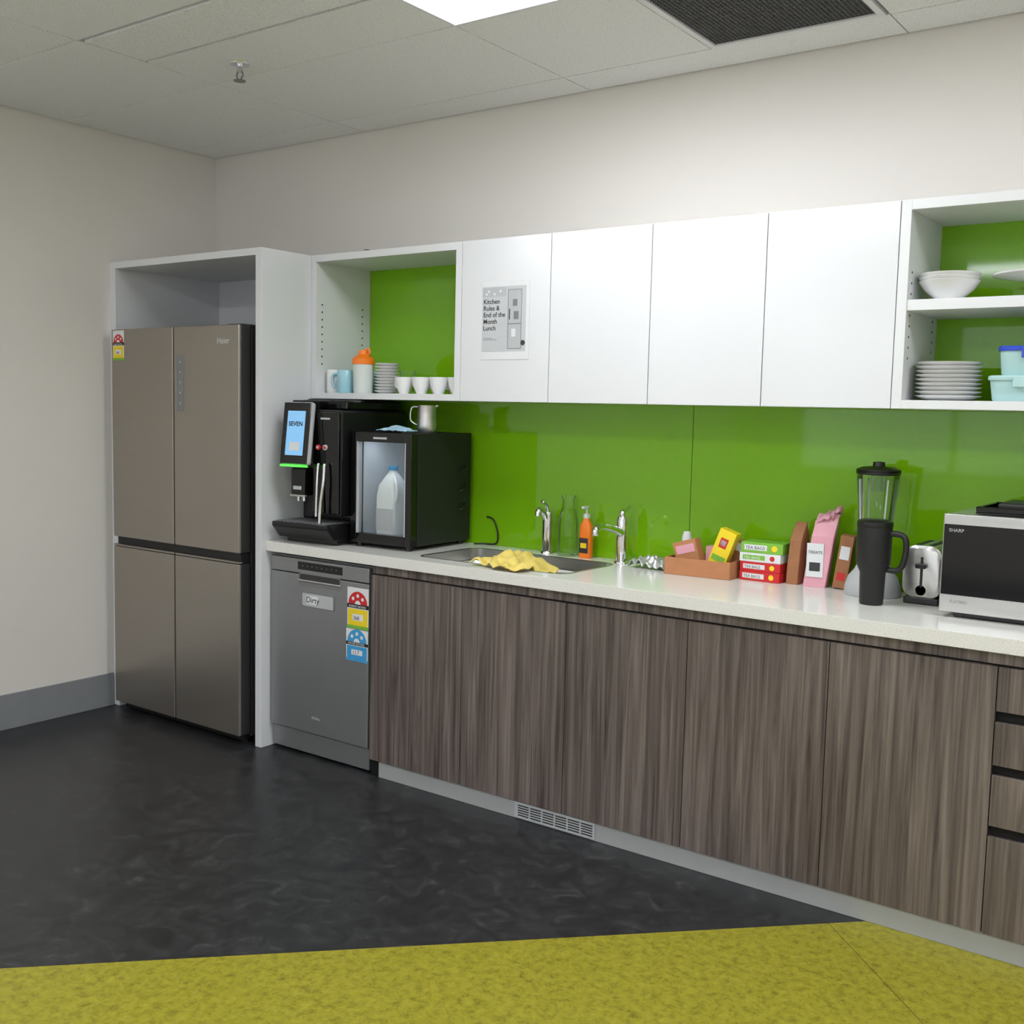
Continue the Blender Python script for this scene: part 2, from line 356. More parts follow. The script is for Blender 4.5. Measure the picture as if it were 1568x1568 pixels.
def rating(P,x0,x1,z0,z1,y,c,label,stars=True):
    w=x1-x0;h=z1-z0;cx=(x0+x1)/2
    box('sticker_'+label,x0,x1,y-0.0006,y,z0,z1,M['paper'],P)
    disc('dial_'+label,cx,z0+h*0.60,y-0.0007,w*0.44,M[c],P,0,180)
    disc('dial_in_'+label,cx,z0+h*0.60,y-0.0014,w*0.13,M['paper'],P,0,180)
    for k in range(3):
        a=math.radians(40+50*k);disc('star_%s_%d'%(label,k),cx+w*0.29*math.cos(a),z0+h*0.60+w*0.29*math.sin(a),y-0.0014,w*0.065,M['paper'],P,n=8)
    box('band_'+label,x0,x1,y-0.0009,y,z0+h*0.50,z0+h*0.60,M['gap'],P)
    text('t_'+label,'ENERGY RATING' if c=='red' else 'WATER RATING',(x0+w*0.08,y-0.001,z0+h*0.52),w*0.105,M['paper'],P)
    box('mid_'+label,x0+w*0.04,x1-w*0.04,y-0.0009,y,z0+h*0.06,z0+h*0.48,M['yellow' if c=='red' else 'cyan'],P)
    box('mid2_'+label,x0+w*0.25,x1-w*0.25,y-0.0012,y,z0+h*0.2,z0+h*0.36,M['paper'],P)
    text('n_'+label,'368' if c=='red' else '11.7',(x0+w*0.30,y-0.0014,z0+h*0.22),w*0.18,M['blackm'],P)
    box('bot_'+label,x0,x1,y-0.0010,y,z0,z0+h*0.08,M['grn' if c=='red' else c],P)
rating(F,0.098,0.183,1.665,1.802,fy,'red','energy')
# ---------------- base cabinets ----------------
B=grp('base_cabinet')
kl,kw=1.664,0.463
ZD0,ZD1=0.068,0.817
XE=5.40
cols=[kl+i*kw for i in range(6)]
doors=[(cols[i]+0.0015,cols[i+1]-0.0015,-0.582,-0.564,ZD0,ZD1) for i in range(5)]
for i,d in enumerate(doors):
    off=random.random()*3
    box('door_%d'%(i+1),d[0]-off*2,d[1]-off*2,d[2],d[3],d[4]-off,d[5]-off,M['wood'],B,b=0.0008,loc=(off*2,0,off))
dx0=cols[5]
for c in range(3):
    for i,(a,b_) in enumerate(((0.695,0.817),(0.545,0.665),(0.375,0.517),(ZD0,0.345))):
        off=random.random()*3
        box('drawer_%d_%d'%(c,i),dx0+0.0015-off,dx0+kw-0.0015-off,-0.582,-0.564,a,b_,M['wood'],B,b=0.0008,loc=(off,0,0))
    dx0+=kw
box('handle_rail',kl,XE,-0.570,-0.556,0.822,0.857,M['wood'],B)
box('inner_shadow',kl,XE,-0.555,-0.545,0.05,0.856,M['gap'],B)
boxes('end_panels',[(kl-0.006,kl,-0.56,-0.001,0.068,0.857),(XE-0.018,XE,-0.582,-0.001,0.001,0.857)],M['wood'],B)
box('corner_foot',1.660,1.705,-0.565,-0.50,0.003,0.066,M['black'],B)
box('kickboard',kl+0.045,XE-0.02,-0.572,-0.556,0.001,0.068,M['kick'],B)
gx0,gx1=2.385,2.725
boxes('kick_vent_frame',[(gx0,gx1,-0.577,-0.572,0.006,0.012),(gx0,gx1,-0.577,-0.572,0.058,0.064),(gx0,gx0+0.008,-0.577,-0.572,0.012,0.058),(gx1-0.008,gx1,-0.577,-0.572,0.012,0.058)],M['lgrey'],B)
box('kick_vent_dark',gx0+0.008,gx1-0.008,-0.5728,-0.572,0.012,0.058,M['gap'],B)
boxes('kick_vent_slats',[(gx0+0.008,gx1-0.008,-0.576,-0.5728,0.018+0.009*i,0.0215+0.009*i) for i in range(5)]+[(gx0+0.008+0.054*i,gx0+0.013+0.054*i,-0.5765,-0.5728,0.012,0.058) for i in range(7)],M['lgrey'],B)
# ---------------- countertop + sink ----------------
CT=grp('countertop')
top=box('slab',1.069,XE,-0.60,-0.008,0.858,0.90,M['quartz'],CT)
sx0,sx1,sy0,sy1=1.84,2.515,-0.505,-0.135
cut=prism('cut',rr(sx0,sx1,sy0,sy1,0.05),0.8,1.0,'z',M['quartz'])
boolcut(top,[cut]);bev(top,0.002)
SK=grp('kitchen_sink')
def bowl(nm,x0,x1,y0,y1):
    loops=[]
    for ins,z,r in((-0.004,0.8555,0.05),(0.0,0.850,0.05),(0.004,0.80,0.05),(0.010,0.72,0.05),(0.022,0.695,0.06),(0.05,0.685,0.05)):
        loops.append([(a,b_,z) for a,b_ in rr(x0+ins,x1-ins,y0+ins,y1-ins,r)])
    loft(nm,loops,M['steel'],SK,cap1=True)
    lathe(nm+'_drain',[(0.0,0.002),(0.028,0.002),(0.038,0.004),(0.042,0.001)],M['chrome'],SK,((x0+x1)/2,(y0+y1)/2,0.685))
bowl('bowl_left',sx0-0.002,2.155,sy0-0.002,sy1+0.002);bowl('bowl_right',2.195,sx1+0.002,sy0-0.002,sy1+0.002)
box('divider',2.158,2.192,sy0+0.01,sy1-0.01,0.845,0.8562,M['steel'],SK,b=0.004)
rim=prism('rim',rr(sx0-0.010,sx1+0.010,sy0-0.010,sy1+0.010,0.058),0.9003,0.9018,'z',M['steel'],SK)
c2=prism('cut2',rr(sx0+0.001,sx1-0.001,sy0+0.001,sy1-0.001,0.05),0.89,0.92,'z',M['steel'])
boolcut(rim,[c2])
lp2=[[(a,b_,z) for a,b_ in rr(sx0+0.001,sx1-0.001,sy0+0.001,sy1-0.001,0.05)] for z in(0.9018,0.856)]
loft('rim_skirt',lp2,M['steel'],SK)
# ---------------- splashback ----------------
SP=grp('splashback')
box('pane_left',1.070,2.755,-0.007,-0.001,0.9,2.10,M['green'],SP)
box('pane_right',2.758,XE,-0.007,-0.001,0.9,2.10,M['green'],SP)
# ---------------- upper cabinets ----------------
DU=0.348;ZB=1.508
X0=1.909;W=0.4183
def openshelf(xa,xb,mids):
    G=grp('open_wall_shelf');t=0.030
    box('side_left',xa,xa+t,-DU,-0.008,ZB,ZT,M['whitem'],G,b=0.001)
    box('side_right',xb-t,xb,-DU,-0.008,ZB,ZT,M['whitem'],G,b=0.001)
    box('top',xa+t,xb-t,-DU,-0.008,ZT-0.03,ZT,M['whitem'],G,b=0.001)
    box('bottom',xa+t,xb-t,-DU,-0.008,ZB,ZB+0.026,M['whitem'],G,b=0.001)
    for i,z in enumerate(mids): box('shelf_%d'%i,xa+t,xb-t,-DU+0.004,-0.010,z,z+0.032,M['whitem'],G,b=0.001)
    pts=[]
    for yy in(-0.31,-0.06):
        for k in range(9):
            pts.append((yy,1.66+0.032*k))
    for k,(yy,zz) in enumerate(pts):
        cyl('pin_hole_%d'%k,(xa+t,yy,zz),0.0040,0.0006,M['gap'],G,rot=(0,math.pi/2,0),seg=8)
    return G
openshelf(XP+0.001,X0-0.001,[])
X4=X0+4*W
openshelf(X4+0.001,X4+0.92,[1.80])
OC=grp('overhead_cabinet')
box('carcass',X0+0.001,X4-0.001,-DU+0.02,-0.008,ZB+0.001,ZT-0.001,M['whitem'],OC)
for i in range(4): box('door_%d'%(i+1),X0+i*W+0.0015,X0+(i+1)*W-0.0015,-DU,-DU+0.018,ZB,ZT,M['white'],OC,b=0.001)
OC2=grp('overhead_cabinet')
box('carcass',X4+0.922,5.39,-DU+0.02,-0.008,ZB+0.001,ZT-0.001,M['whitem'],OC2)
for i in range(2): box('door_%d'%(i+1),X4+0.923+i*0.42,X4+0.923+(i+1)*0.42-0.003,-DU,-DU+0.018,ZB,ZT,M['white'],OC2,b=0.001)
# poster
P=grp('paper_notice',(2.015,-DU-0.0012,1.668),0)
box('sheet',0,0.222,-0.0004,0.0004,0,0.295,M['paper'],P)
box('photo_bg',0.0,0.205,-0.0008,-0.0004,0.030,0.275,M['artbg'],P)
box('strip_top',0.0,0.110,-0.0012,-0.0008,0.238,0.272,M['lgrey'],P)
for k in range(4): disc('magnet_%d'%k,0.03+0.028*k if k<3 else 0.02,0.257-0.010*(k%2),-0.0012,0.005,M['paper'],P,n=10)
box('fridge_art_body',0.122,0.186,-0.0012,-0.0008,0.040,0.262,M['lgrey'],P)
boxes('fridge_art_lines',[(0.122,0.124,-0.0018,-0.0012,0.04,0.262),(0.184,0.186,-0.0018,-0.0012,0.04,0.262),(0.122,0.186,-0.0018,-0.0012,0.260,0.262),(0.122,0.186,-0.0018,-0.0012,0.132,0.135),(0.122,0.186,-0.0018,-0.0012,0.04,0.042)],M['mgrey'],P)
box('fridge_art_handle',0.128,0.132,-0.002,-0.0012,0.15,0.19,M['dgrey'],P)
box('fridge_art_note',0.145,0.165,-0.002,-0.0012,0.20,0.225,M['mgrey'],P)
box('fridge_art_note2',0.15,0.172,-0.002,-0.0012,0.15,0.18,M['mgrey'],P)
box('fridge_art_note3',0.140,0.160,-0.002,-0.0012,0.085,0.115,M['paper'],P)
disc('plant',0.194,0.062,-0.0016,0.010,M['dgrey'],P)
box('small_print',0.006,0.05,-0.0010,-0.0008,0.080,0.082,M['mgrey'],P)
box('small_print2',0.006,0.07,-0.0010,-0.0008,0.074,0.076,M['mgrey'],P)
text('title','Kitchen\nRules &\nEnd of the\nMonth\nLunch',(0.005,-0.001,0.211),0.0250,M['blackm'],P,sp=1.0,bold=0.0003)
# ---------------- dishwasher ----------------
D=grp('dishwasher')
dx0,dx1=1.078,1.652
box('tub',dx0+0.004,dx1-0.004,-0.555,-0.03,0.02,0.845,M['mgrey'],D)
box('door',dx0,dx1,-0.580,-0.556,0.105,0.775,M['steelD'],D,b=0.004)
box('control_fascia',dx0,dx1,-0.580,-0.556,0.778,0.838,M['steelD'],D,b=0.004)
box('display',1.245,1.505,-0.5812,-0.58,0.795,0.828,M['blackg'],D,b=0.001)
for i in range(8): disc('button_%d'%i,1.275+0.028*i,0.812,-0.5813,0.0018,M['lgrey'],D,n=10)
prism('handle_pocket',rr(1.248,1.500,0.728,0.782,0.02),-0.5808,-0.5800,'y',M['mgrey'],D)
prism('handle_pocket_dark',rr(1.256,1.492,0.752,0.778,0.012),-0.5814,-0.5806,'y',M['dgrey'],D)
box('handle_lip',1.25,1.498,-0.586,-0.580,0.746,0.755,M['steel'],D,b=0.003)
prism('magnet',rr(1.270,1.462,0.640,0.705,0.008),-0.583,-0.580,'y',M['mgrey'],D)
prism('magnet_face',rr(1.276,1.456,0.646,0.699,0.006),-0.5836,-0.583,'y',M['lgrey'],D)
box('magnet_plate',1.30,1.37,-0.5842,-0.5836,0.655,0.69,M['paper'],D)
text('magnet_text','Dirty',(1.30,-0.5846,0.662),0.036,M['blackm'],D)
box('plinth',dx0+0.004,dx1-0.004,-0.565,-0.545,0.012,0.098,M['steelD'],D,b=0.002)
for i,a in enumerate((1.12,1.61)): cyl('foot_%d'%i,(a,-0.5,0.001),0.018,0.03,M['black'],D)
rating(D,1.535,1.652,0.588,0.755,-0.5802,'red','energy')
rating(D,1.530,1.650,0.455,0.585,-0.5802,'cyan','water')
text('door_mark','dishlex',(1.33,-0.5805,0.17),0.018,M['lgrey'],D)
# ---------------- coffee machine ----------------
K=grp('coffee_machine',(1.118,-0.555,0.9005),math.radians(4))
box('foot_base',0.01,0.29,0.02,0.46,0.0,0.05,M['black'],K,b=0.006)
prism('drip_tray',[(0.0,0.02),(-0.045,0.07),(-0.045,0.088),(0.15,0.088),(0.15,0.02)],-0.015,0.292,'x',M['black'],K,b=0.004)
boxes('tray_grille',[(0.0+0.02*i,0.006+0.02*i,-0.035,0.12,0.088,0.092) for i in range(14)],M['mgrey'],K)
box('lower_body',0.005,0.30,0.125,0.46,0.05,0.36,M['black'],K,b=0.008)
box('rear_panel',0.012,0.292,0.118,0.126,0.095,0.35,M['blackg'],K,b=0.003)
box('head',0.005,0.302,0.03,0.46,0.345,0.56,M['black'],K,b=0.010)
box('front_fascia',0.155,0.298,0.018,0.032,0.13,0.55,M['blackg'],K,b=0.004)
box('fascia_side',0.15,0.300,0.03,0.13,0.12,0.36,M['black'],K,b=0.006)
box('bean_hopper',0.03,0.29,0.08,0.44,0.56,0.600,M['blackg'],K,b=0.008)
box('hopper_lid',0.05,0.27,0.10,0.42,0.597,0.604,M['black'],K,b=0.003)
box('lid_front_ledge',0.03,0.14,0.03,0.10,0.56,0.598,M['black'],K,b=0.004)
T=grp('display_unit',(0.105,-0.022,0.460),0);T.parent=K;T.rotation_euler=(math.radians(-7),0,math.radians(4))
cbox('tablet_shell',(0,0.008,0),(0.148,0.03,0.262),M['lgrey'],T,b=0.012)
cbox('tablet_bezel',(0,-0.0085,0),(0.140,0.004,0.254),M['blackg'],T,b=0.004)
cbox('tablet_screen',(0,-0.011,0.0),(0.092,0.001,0.185),M['screen'],T)
text('tablet_text','SEVEN',(-0.038,-0.012,0.03),0.026,M['blackm'],T,bold=0.0006)
cbox('tablet_panel_low',(0,-0.0118,-0.055),(0.05,0.0006,0.035),M['paper'],T)
cbox('led_strip',(0,-0.004,-0.136),(0.13,0.024,0.008),M['ledg'],T,b=0.002)
box('spout_block',0.06,0.140,-0.01,0.06,0.200,0.315,M['blackg'],K,b=0.006)
box('spout_chrome',0.058,0.142,-0.013,0.0,0.196,0.204,M['steel'],K,b=0.001)
box('spout_badge',0.075,0.12,-0.0115,-0.01,0.225,0.24,M['lgrey'],K)
for i,a in enumerate((0.082,0.113)): cyl('spout_%d'%i,(a,0.015,0.176),0.007,0.028,M['chrome'],K)
for i,a in enumerate((0.190,0.228)):
    lathe('button_%d'%i,[(0.0,0.0),(0.011,0.0),(0.012,0.010)],M['red' if i==0 else 'lgrey'],K,(a,0.010,0.405),rot=(-math.pi/2,0,0),seg=16)
    lathe('button_cap_%d'%i,[(0.0,-0.003),(0.006,-0.003),(0.007,0.002)],M['lgrey' if i==0 else 'red'],K,(a,0.010,0.405),rot=(-math.pi/2,0,0),seg=16)
tube('milk_wand',[(0.205,0.0,0.34),(0.203,-0.004,0.28),(0.202,-0.008,0.17),(0.203,-0.010,0.115)],0.006,M['chrome'],K)
tube('steam_wand',[(0.238,0.0,0.34),(0.239,-0.006,0.27),(0.229,-0.012,0.17),(0.226,-0.016,0.08)],0.007,M['chrome'],K)
box('front_logo',0.20,0.25,0.0165,0.018,0.52,0.528,M['lgrey'],K)
# ---------------- mini fridge ----------------
N=grp('countertop_fridge',(1.430,-0.462,0.9005),math.radians(3))
w,d,h=0.318,0.41,0.475;t=0.028;z0=0.018
boxes('cabinet',[(0,t,0.045,d,z0,h),(w-t,w,0.045,d,z0,h),(t,w-t,0.045,d,z0,z0+t),(t,w-t,0.045,d,h-t,h),(t,w-t,d-t,d,z0+t,h-t)],M['blackm'],N,b=0.002)
boxes('liner',[(t,t+0.002,0.046,d-t,z0+t,h-t),(w-t-0.002,w-t,0.046,d-t,z0+t,h-t),(t,w-t,0.046,d-t,z0+t,z0+t+0.002),(t,w-t,0.046,d-t,h-t-0.002,h-t),(t,w-t,d-t-0.002,d-t,z0+t,h-t)],M['inner'],N)
fr=0.030
boxes('door_frame',[(0,fr,0,0.04,z0,h),(w-fr,w,0,0.04,z0,h),(fr,w-fr,0,0.04,z0,z0+fr+0.01),(fr,w-fr,0,0.04,h-fr-0.01,h)],M['blackg'],N,b=0.002)
boxes('door_inner_trim',[(fr,fr+0.006,0.002,0.03,z0+fr+0.01,h-fr-0.01),(w-fr-0.006,w-fr,0.002,0.03,z0+fr+0.01,h-fr-0.01)],M['lgrey'],N)
box('door_glass',fr,w-fr,0.012,0.016,z0+fr+0.01,h-fr-0.01,M['clear'],N)
box('interior_lamp',0.08,w-0.08,0.07,0.11,h-t-0.007,h-t-0.002,M['led'],N)
box('control_dots',0.12,0.19,-0.0008,0,h-0.028,h-0.020,M['lgrey'],N)
lathe('vent_knob',[(0.0,0.0),(0.012,0.0),(0.013,0.004)],M['mgrey'],N,(0.075,d-t-0.008,0.36),rot=(-math.pi/2,0,0))
lathe('vent_knob_2',[(0.0,0.0),(0.012,0.0),(0.013,0.004)],M['mgrey'],N,(0.12,d-t-0.008,0.32),rot=(-math.pi/2,0,0))
for i,(a,b_) in enumerate(((0.03,0.03),(w-0.03,0.03),(0.03,d-0.03),(w-0.03,d-0.03))): cyl('foot_%d'%i,(a,b_,0),0.014,z0,M['black'],N)
boxes('hinges',[(w-0.06,w-0.01,0.01,0.05,h,h+0.005)],M['black'],N)
for k in range(3): tube('condenser_%d'%k,[(w+0.001,0.33,0.15+0.08*k),(w+0.010,0.34,0.155+0.08*k),(w+0.012,0.36,0.17+0.08*k),(w+0.002,0.375,0.175+0.08*k)],0.003,M['black'],N)
# milk jug (inside the small fridge)
J=grp('milk_jug',(1.565,-0.350,0.9005+z0+t+0.003))
def rl(wx,wy,z,r): return [(a,b_,z) for a,b_ in rr(-wx,wx,-wy,wy,r,4)]
loft('body',[rl(.047,.047,0,.015),rl(.052,.052,.01,.015),rl(.052,.052,.16,.015),rl(.046,.046,.205,.015),rl(.026,.026,.245,.015),rl(.017,.017,.26,.0155),rl(.017,.017,.27,.0155)],M['milk'],J,True,True)
cyl('cap',(0,0,0.268),0.020,0.018,M['cyan'],J)
tube('handle',[(0.045,-0.03,0.14),(0.062,-0.045,0.16),(0.056,-0.042,0.21),(0.022,-0.018,0.24)],0.008,M['milk'],J)
box('label',-0.045,0.045,-0.0535,-0.0525,0.02,0.11,M['artbg'],J)
# pitcher on top
mz=0.9005+0.475
PJ=grp('steel_milk_pitcher',(1.675,-0.27,mz+0.001))
lathe('cup',[(0.0,0.0),(0.036,0.0),(0.040,0.006),(0.041,0.03),(0.038,0.07),(0.038,0.10),(0.040,0.112),(0.038,0.112),(0.036,0.098),(0.036,0.07),(0.038,0.03),(0.0,0.004)],M['steel'],PJ)
tube('handle',[(-0.036,-0.012,0.105),(-0.062,-0.024,0.10),(-0.066,-0.026,0.05),(-0.040,-0.014,0.03)],0.004,M['steel'],PJ)
tube('lip',[(0.032,0.012,0.106),(0.044,0.018,0.114)],0.006,M['steel'],PJ)
def clothmesh(name,fn,m,nu=28,nv=22,th=0.003):
    vs=[];fs=[]
    for i in range(nu+1):
        for j in range(nv+1): vs.append(fn(i/nu,j/nv))
    for i in range(nu):
        for j in range(nv):
            a=i*(nv+1)+j;fs.append((a,a+1,a+nv+2,a+nv+1))
    o=mk(name,vs,fs,m,None,True);s=o.modifiers.new('s','SOLIDIFY');s.thickness=th;s.offset=1;return o
def fb(u,v):
    x=1.530+0.17*u-0.02*v;y=-0.42+0.10*v+0.012*math.sin(u*5)
    z=mz+0.005+0.014*abs(noise.noise(Vector((u*4,v*3,1))))+0.014*math.sin(u*math.pi)*math.sin(v*math.pi)
    return(x,y,z)
clothmesh('folded_dishcloth',fb,M['clothb'])
tube('power_cable',[(1.80,-0.012,1.02),(1.835,-0.012,1.01),(1.858,-0.013,0.965),(1.862,-0.014,0.925),(1.845,-0.015,0.906),(1.80,-0.03,0.905),(1.77,-0.06,0.905)],0.0035,M['black'])
# ---------------- faucets ----------------
T1=grp('filter_tap',(2.145,-0.055,0.9005))
lathe('base',[(0.0,0),(0.027,0),(0.026,0.006),(0.022,0.010),(0.021,0.10),(0.022,0.14),(0.020,0.170),(0.0,0.177)],M['chrome'],T1)
tube('spout',[(0,0,0.12),(0.0,-0.03,0.165),(0.002,-0.055,0.182),(0.003,-0.073,0.176),(0.003,-0.078,0.155)],0.012,M['chrome'],T1)
tube('lever',[(0,0.0,0.170),(0.0,-0.012,0.195),(0.0,-0.04,0.214)],0.008,M['chrome'],T1)
T2=grp('kitchen_tap',(2.515,-0.090,0.9005))
lathe('base',[(0.0,0),(0.029,0),(0.028,0.006),(0.024,0.010),(0.023,0.06),(0.0215,0.12),(0.023,0.165),(0.019,0.180),(0.0,0.186)],M['chrome'],T2)
tube('spout',[(0,-0.005,0.115),(0.0,-0.06,0.135),(0.0,-0.13,0.150),(0.0,-0.175,0.152),(0.0,-0.195,0.143),(0,-0.198,0.122)],0.013,M['chrome'],T2,radii=[0.018,0.015,0.0135,0.013,0.013,0.013])
tube('lever',[(0,0.0,0.178),(0.004,-0.01,0.195),(0.006,0.02,0.205),(0.006,0.045,0.216)],0.008,M['chrome'],T2,radii=[0.014,0.012,0.007,0.006])
# carafe
G=grp('glass_carafe',(2.245,-0.058,0.9005))
lathe('vessel',[(0.0,0.002),(0.040,0.0),(0.043,0.01),(0.043,0.12),(0.038,0.16),(0.026,0.195),(0.026,0.225),(0.032,0.242),(0.030,0.242),(0.024,0.225),(0.024,0.195),(0.036,0.158),(0.040,0.12),(0.040,0.012),(0.0,0.008)],M['tintg'],G)
# soap bottle
G=grp('dish_soap_bottle',(2.335,-0.062,0.9005))
loft('body',[rl(.024,.017,0,.014),rl(.027,.019,.006,.014),rl(.027,.019,.10,.014),rl(.025,.018,.13,.014),rl(.013,.013,.15,.0115),rl(.012,.012,.158,.0115)],M['orange'],G,True,True)
cyl('collar',(0,0,0.158),0.0135,0.018,M['frost'],G);cyl('stem',(0,0,0.176),0.004,0.022,M['frost'],G)
box('nozzle',-0.006,0.006,-0.032,0.008,0.196,0.206,M['frost'],G,b=0.002)
box('label',-0.020,0.020,-0.0198,-0.019,0.02,0.08,M['dgrey'],G)
box('label_mark',-0.014,0.014,-0.0204,-0.0198,0.04,0.06,M['yellow'],G)
# yellow cloth draped over sink divider / front rim
def fc(u,v):
    x=2.150+0.245*u-0.03*v;y=-0.570+0.28*v+0.02*math.sin(u*7)-0.02*u
    z=0.911+0.022*noise.noise(Vector((u*5,v*5,3)))+0.005*math.sin(u*22+v*4)
    if y>sy0+0.01:
        z+=0.022*max(0,1-abs(x-2.22)/0.12)
        z-=0.05*max(0,min(1,(abs(x-2.24)-0.06)/0.10))*min(1,(y-sy0)/0.06)
    else: z=max(z,0.9055)+0.004*math.sin(u*14)**2
    return(x,max(y,-0.592),z)
clothmesh('yellow_dishcloth',fc,M['cloth'],48,36)
def ff(u,v):
    x=2.59+0.15*u;y=-0.17+0.11*v;return(x,y,0.904+0.04*abs(noise.noise(Vector((u*5,v*5,9))))+0.024*math.sin(u*3.1)*math.sin(v*3.1))
clothmesh('crumpled_wrapper',ff,M['foil'],28,22,0.002)
# ---------------- box tray ----------------
R_=math.radians
G=grp('cardboard_tray',(2.765,-0.212,0.9005),R_(3))
w_,d_,h_=0.250,0.165,0.062;t=0.004
boxes('walls',[(0,w_,0,t,0,h_),(0,w_,d_-t,d_,0,h_),(0,t,t,d_-t,0,h_),(w_-t,w_,t,d_-t,0,h_),(t,w_-t,t,d_-t,0,t)],M['card'],G,b=0.001)
def pk(name,loc,size,rot,m,label=None,lm=None):
    g=grp(name,loc);g.rotation_euler=rot
    box('carton',0,size[0],0,size[1],0,size[2],m,g,b=0.001)
    if label:
        for q in label: 
            box('print_'+str(q[5]),q[0]*size[0],q[1]*size[0],-0.0006,0,q[2]*size[2],q[3]*size[2],M[q[4]],g)
    return g
pk('sachet_box',(2.80,-0.17,0.912),(0.090,0.05,0.100),(0,R_(-16),R_(4)),M['card'],[(0.1,0.9,0.55,0.85,'pink',1)])
pk('tea_carton',(2.900,-0.165,0.924),(0.064,0.05,0.165),(0,R_(20),R_(5)),M['yellow'],[(0.25,0.7,0.6,0.82,'red',1),(0.3,0.62,0.65,0.77,'paper',2),(0.1,0.9,0.30,0.42,'grn',3)])
pk('tea_carton',(2.875,-0.105,0.906),(0.10,0.05,0.095),(0,0,R_(6)),M['pink'])
pk('small_carton',(2.965,-0.098,0.915),(0.034,0.05,0.120),(0,R_(12),0),M['kraft'],[(0.1,0.9,0.7,0.95,'paper',1)])
g=grp('rolled_packet',(2.79,-0.09,0.906));lathe('roll',[(0.0,0),(0.016,0.0),(0.018,0.12),(0.012,0.14),(0,0.142)],M['paper'],g,seg=14)
zz=0.9005
for i,(m_,h2,w2,ox,nm) in enumerate((('red',0.034,0.150,0,'t'),('red',0.032,0.148,0.002,'t'),('paper',0.032,0.150,-0.001,'t'),('grn',0.038,0.152,0.003,'t'))):
    g=grp('tea_box',(3.024+ox,-0.140,zz),R_(1.5*(i-1)));box('carton',0,w2,0,0.10,0,h2-0.0005,M[m_],g,b=0.0012)
    box('label',w2*0.08,w2*0.62,-0.0006,0,h2*0.25,h2*0.75,M['paper' if m_!='paper' else 'grn'],g)
    text('label_text','TEA BAGS',(w2*0.11,-0.0008,h2*0.33),h2*0.42,M['dgrey' if m_!='paper' else 'paper'],g)
    disc('label_dot',w2*0.8,h2*0.5,-0.0002,h2*0.28,M['yellow' if m_!='paper' else 'red'],g,n=14)
    zz+=h2
def bag(name,loc,w,d,h,rz,m,tilt=0,crimp=True,extra=None):
    g=grp(name,loc,rz)
    def L(f,gd,z,dx=0): return [(a+dx,b_,z) for a,b_ in rr(w/2-w/2*f,w/2+w/2*f,d/2-d/2*gd,d/2+d/2*gd,0.004,3)]
    loft('bag',[L(1,1,0),L(1.02,1.04,h*.3,tilt*.3),L(1,0.95,h*.7,tilt*.7),L(0.99,0.55,h*.86,tilt*.9),L(0.97,0.16,h*.95,tilt),L(0.97,0.14,h,tilt*1.15)],m,g,True,True,smooth=False)
    return g
bag('paper_bag',(3.187,-0.118,0.9005),0.042,0.075,0.215,R_(-2),M['kraft'],0.012)
g=bag('snack_bag',(3.253,-0.130,0.9005),0.075,0.07,0.25,R_(10),M['pink'],0.032)
box('label',0.010,0.066,-0.0036,-0.002,0.035,0.15,M['paper'],g);box('label_dark',0.020,0.056,-0.0042,-0.0036,0.055,0.085,M['dgrey'],g)
text('label_text','TREATS',(0.014,-0.0042,0.115),0.014,M['dgrey'],g)
def fp(u,v):
    return(0.028+0.085*u,0.015+0.04*v,0.215+0.05*u+0.035*noise.noise(Vector((u*5,v*6,2))))
pm=clothmesh('bag_top',fp,M['pink'],14,10,0.002);pm.parent=g
pk('biscuit_box',(3.350,-0.115,0.9065),(0.044,0.06,0.180),(0,R_(7),R_(10)),M['kraft'],[(0.15,0.85,0.55,0.8,'paper',1),(0.2,0.8,0.15,0.3,'red',2)])
# ---------------- blender ----------------
G=grp('jug_blender',(3.492,-0.135,0.9005))
lathe('base',[(0.0,0.0),(0.088,0.0),(0.090,0.006),(0.088,0.03),(0.078,0.060),(0.060,0.082),(0.052,0.10),(0.050,0.135)],M['lgrey'],G)
lathe('collar',[(0.05,0.125),(0.054,0.13),(0.054,0.165),(0.047,0.18)],M['black'],G)
lathe('jar',[(0.0,0.182),(0.045,0.180),(0.050,0.19),(0.066,0.37),(0.068,0.405),(0.066,0.405),(0.063,0.37),(0.047,0.195),(0.0,0.188)],M['clear'],G)
lathe('jar_ring',[(0.0665,0.395),(0.070,0.398),(0.070,0.408),(0.0665,0.41)],M['black'],G)
lathe('lid',[(0.0,0.395),(0.062,0.395),(0.070,0.403),(0.070,0.412),(0.05,0.420),(0.020,0.422),(0.018,0.436),(0.0,0.438)],M['black'],G)
for i in range(4):
    a=math.pi/4+i*math.pi/2;tube('rib_%d'%i,[(0.050*math.cos(a),0.050*math.sin(a),0.2),(0.064*math.cos(a),0.064*math.sin(a),0.38)],0.003,M['frost'],G)
    tube('blade_%d'%i,[(0,0,0.20),(0.028*math.cos(a),0.028*math.sin(a),0.212)],0.003,M['steel'],G)
lathe('measuring_core',[(0.0,0.34),(0.020,0.34),(0.022,0.395)],M['clear'],G,seg=16)
# ---------------- tumbler ----------------
G=grp('insulated_tumbler',(3.547,-0.318,0.9005))
lathe('cup',[(0.0,0.0),(0.034,0.0),(0.036,0.004),(0.039,0.10),(0.050,0.125),(0.052,0.135),(0.053,0.235),(0.053,0.245),(0.0,0.246)],M['blackm'],G)
lathe('lid',[(0.054,0.243),(0.055,0.248),(0.054,0.258),(0.045,0.264),(0.0,0.265)],M['black'],G)
tube('handle',[(0.048,-0.004,0.225),(0.085,-0.004,0.222),(0.098,-0.004,0.20),(0.096,-0.004,0.15),(0.080,-0.004,0.115),(0.045,-0.002,0.112)],0.009,M['blackm'],G)
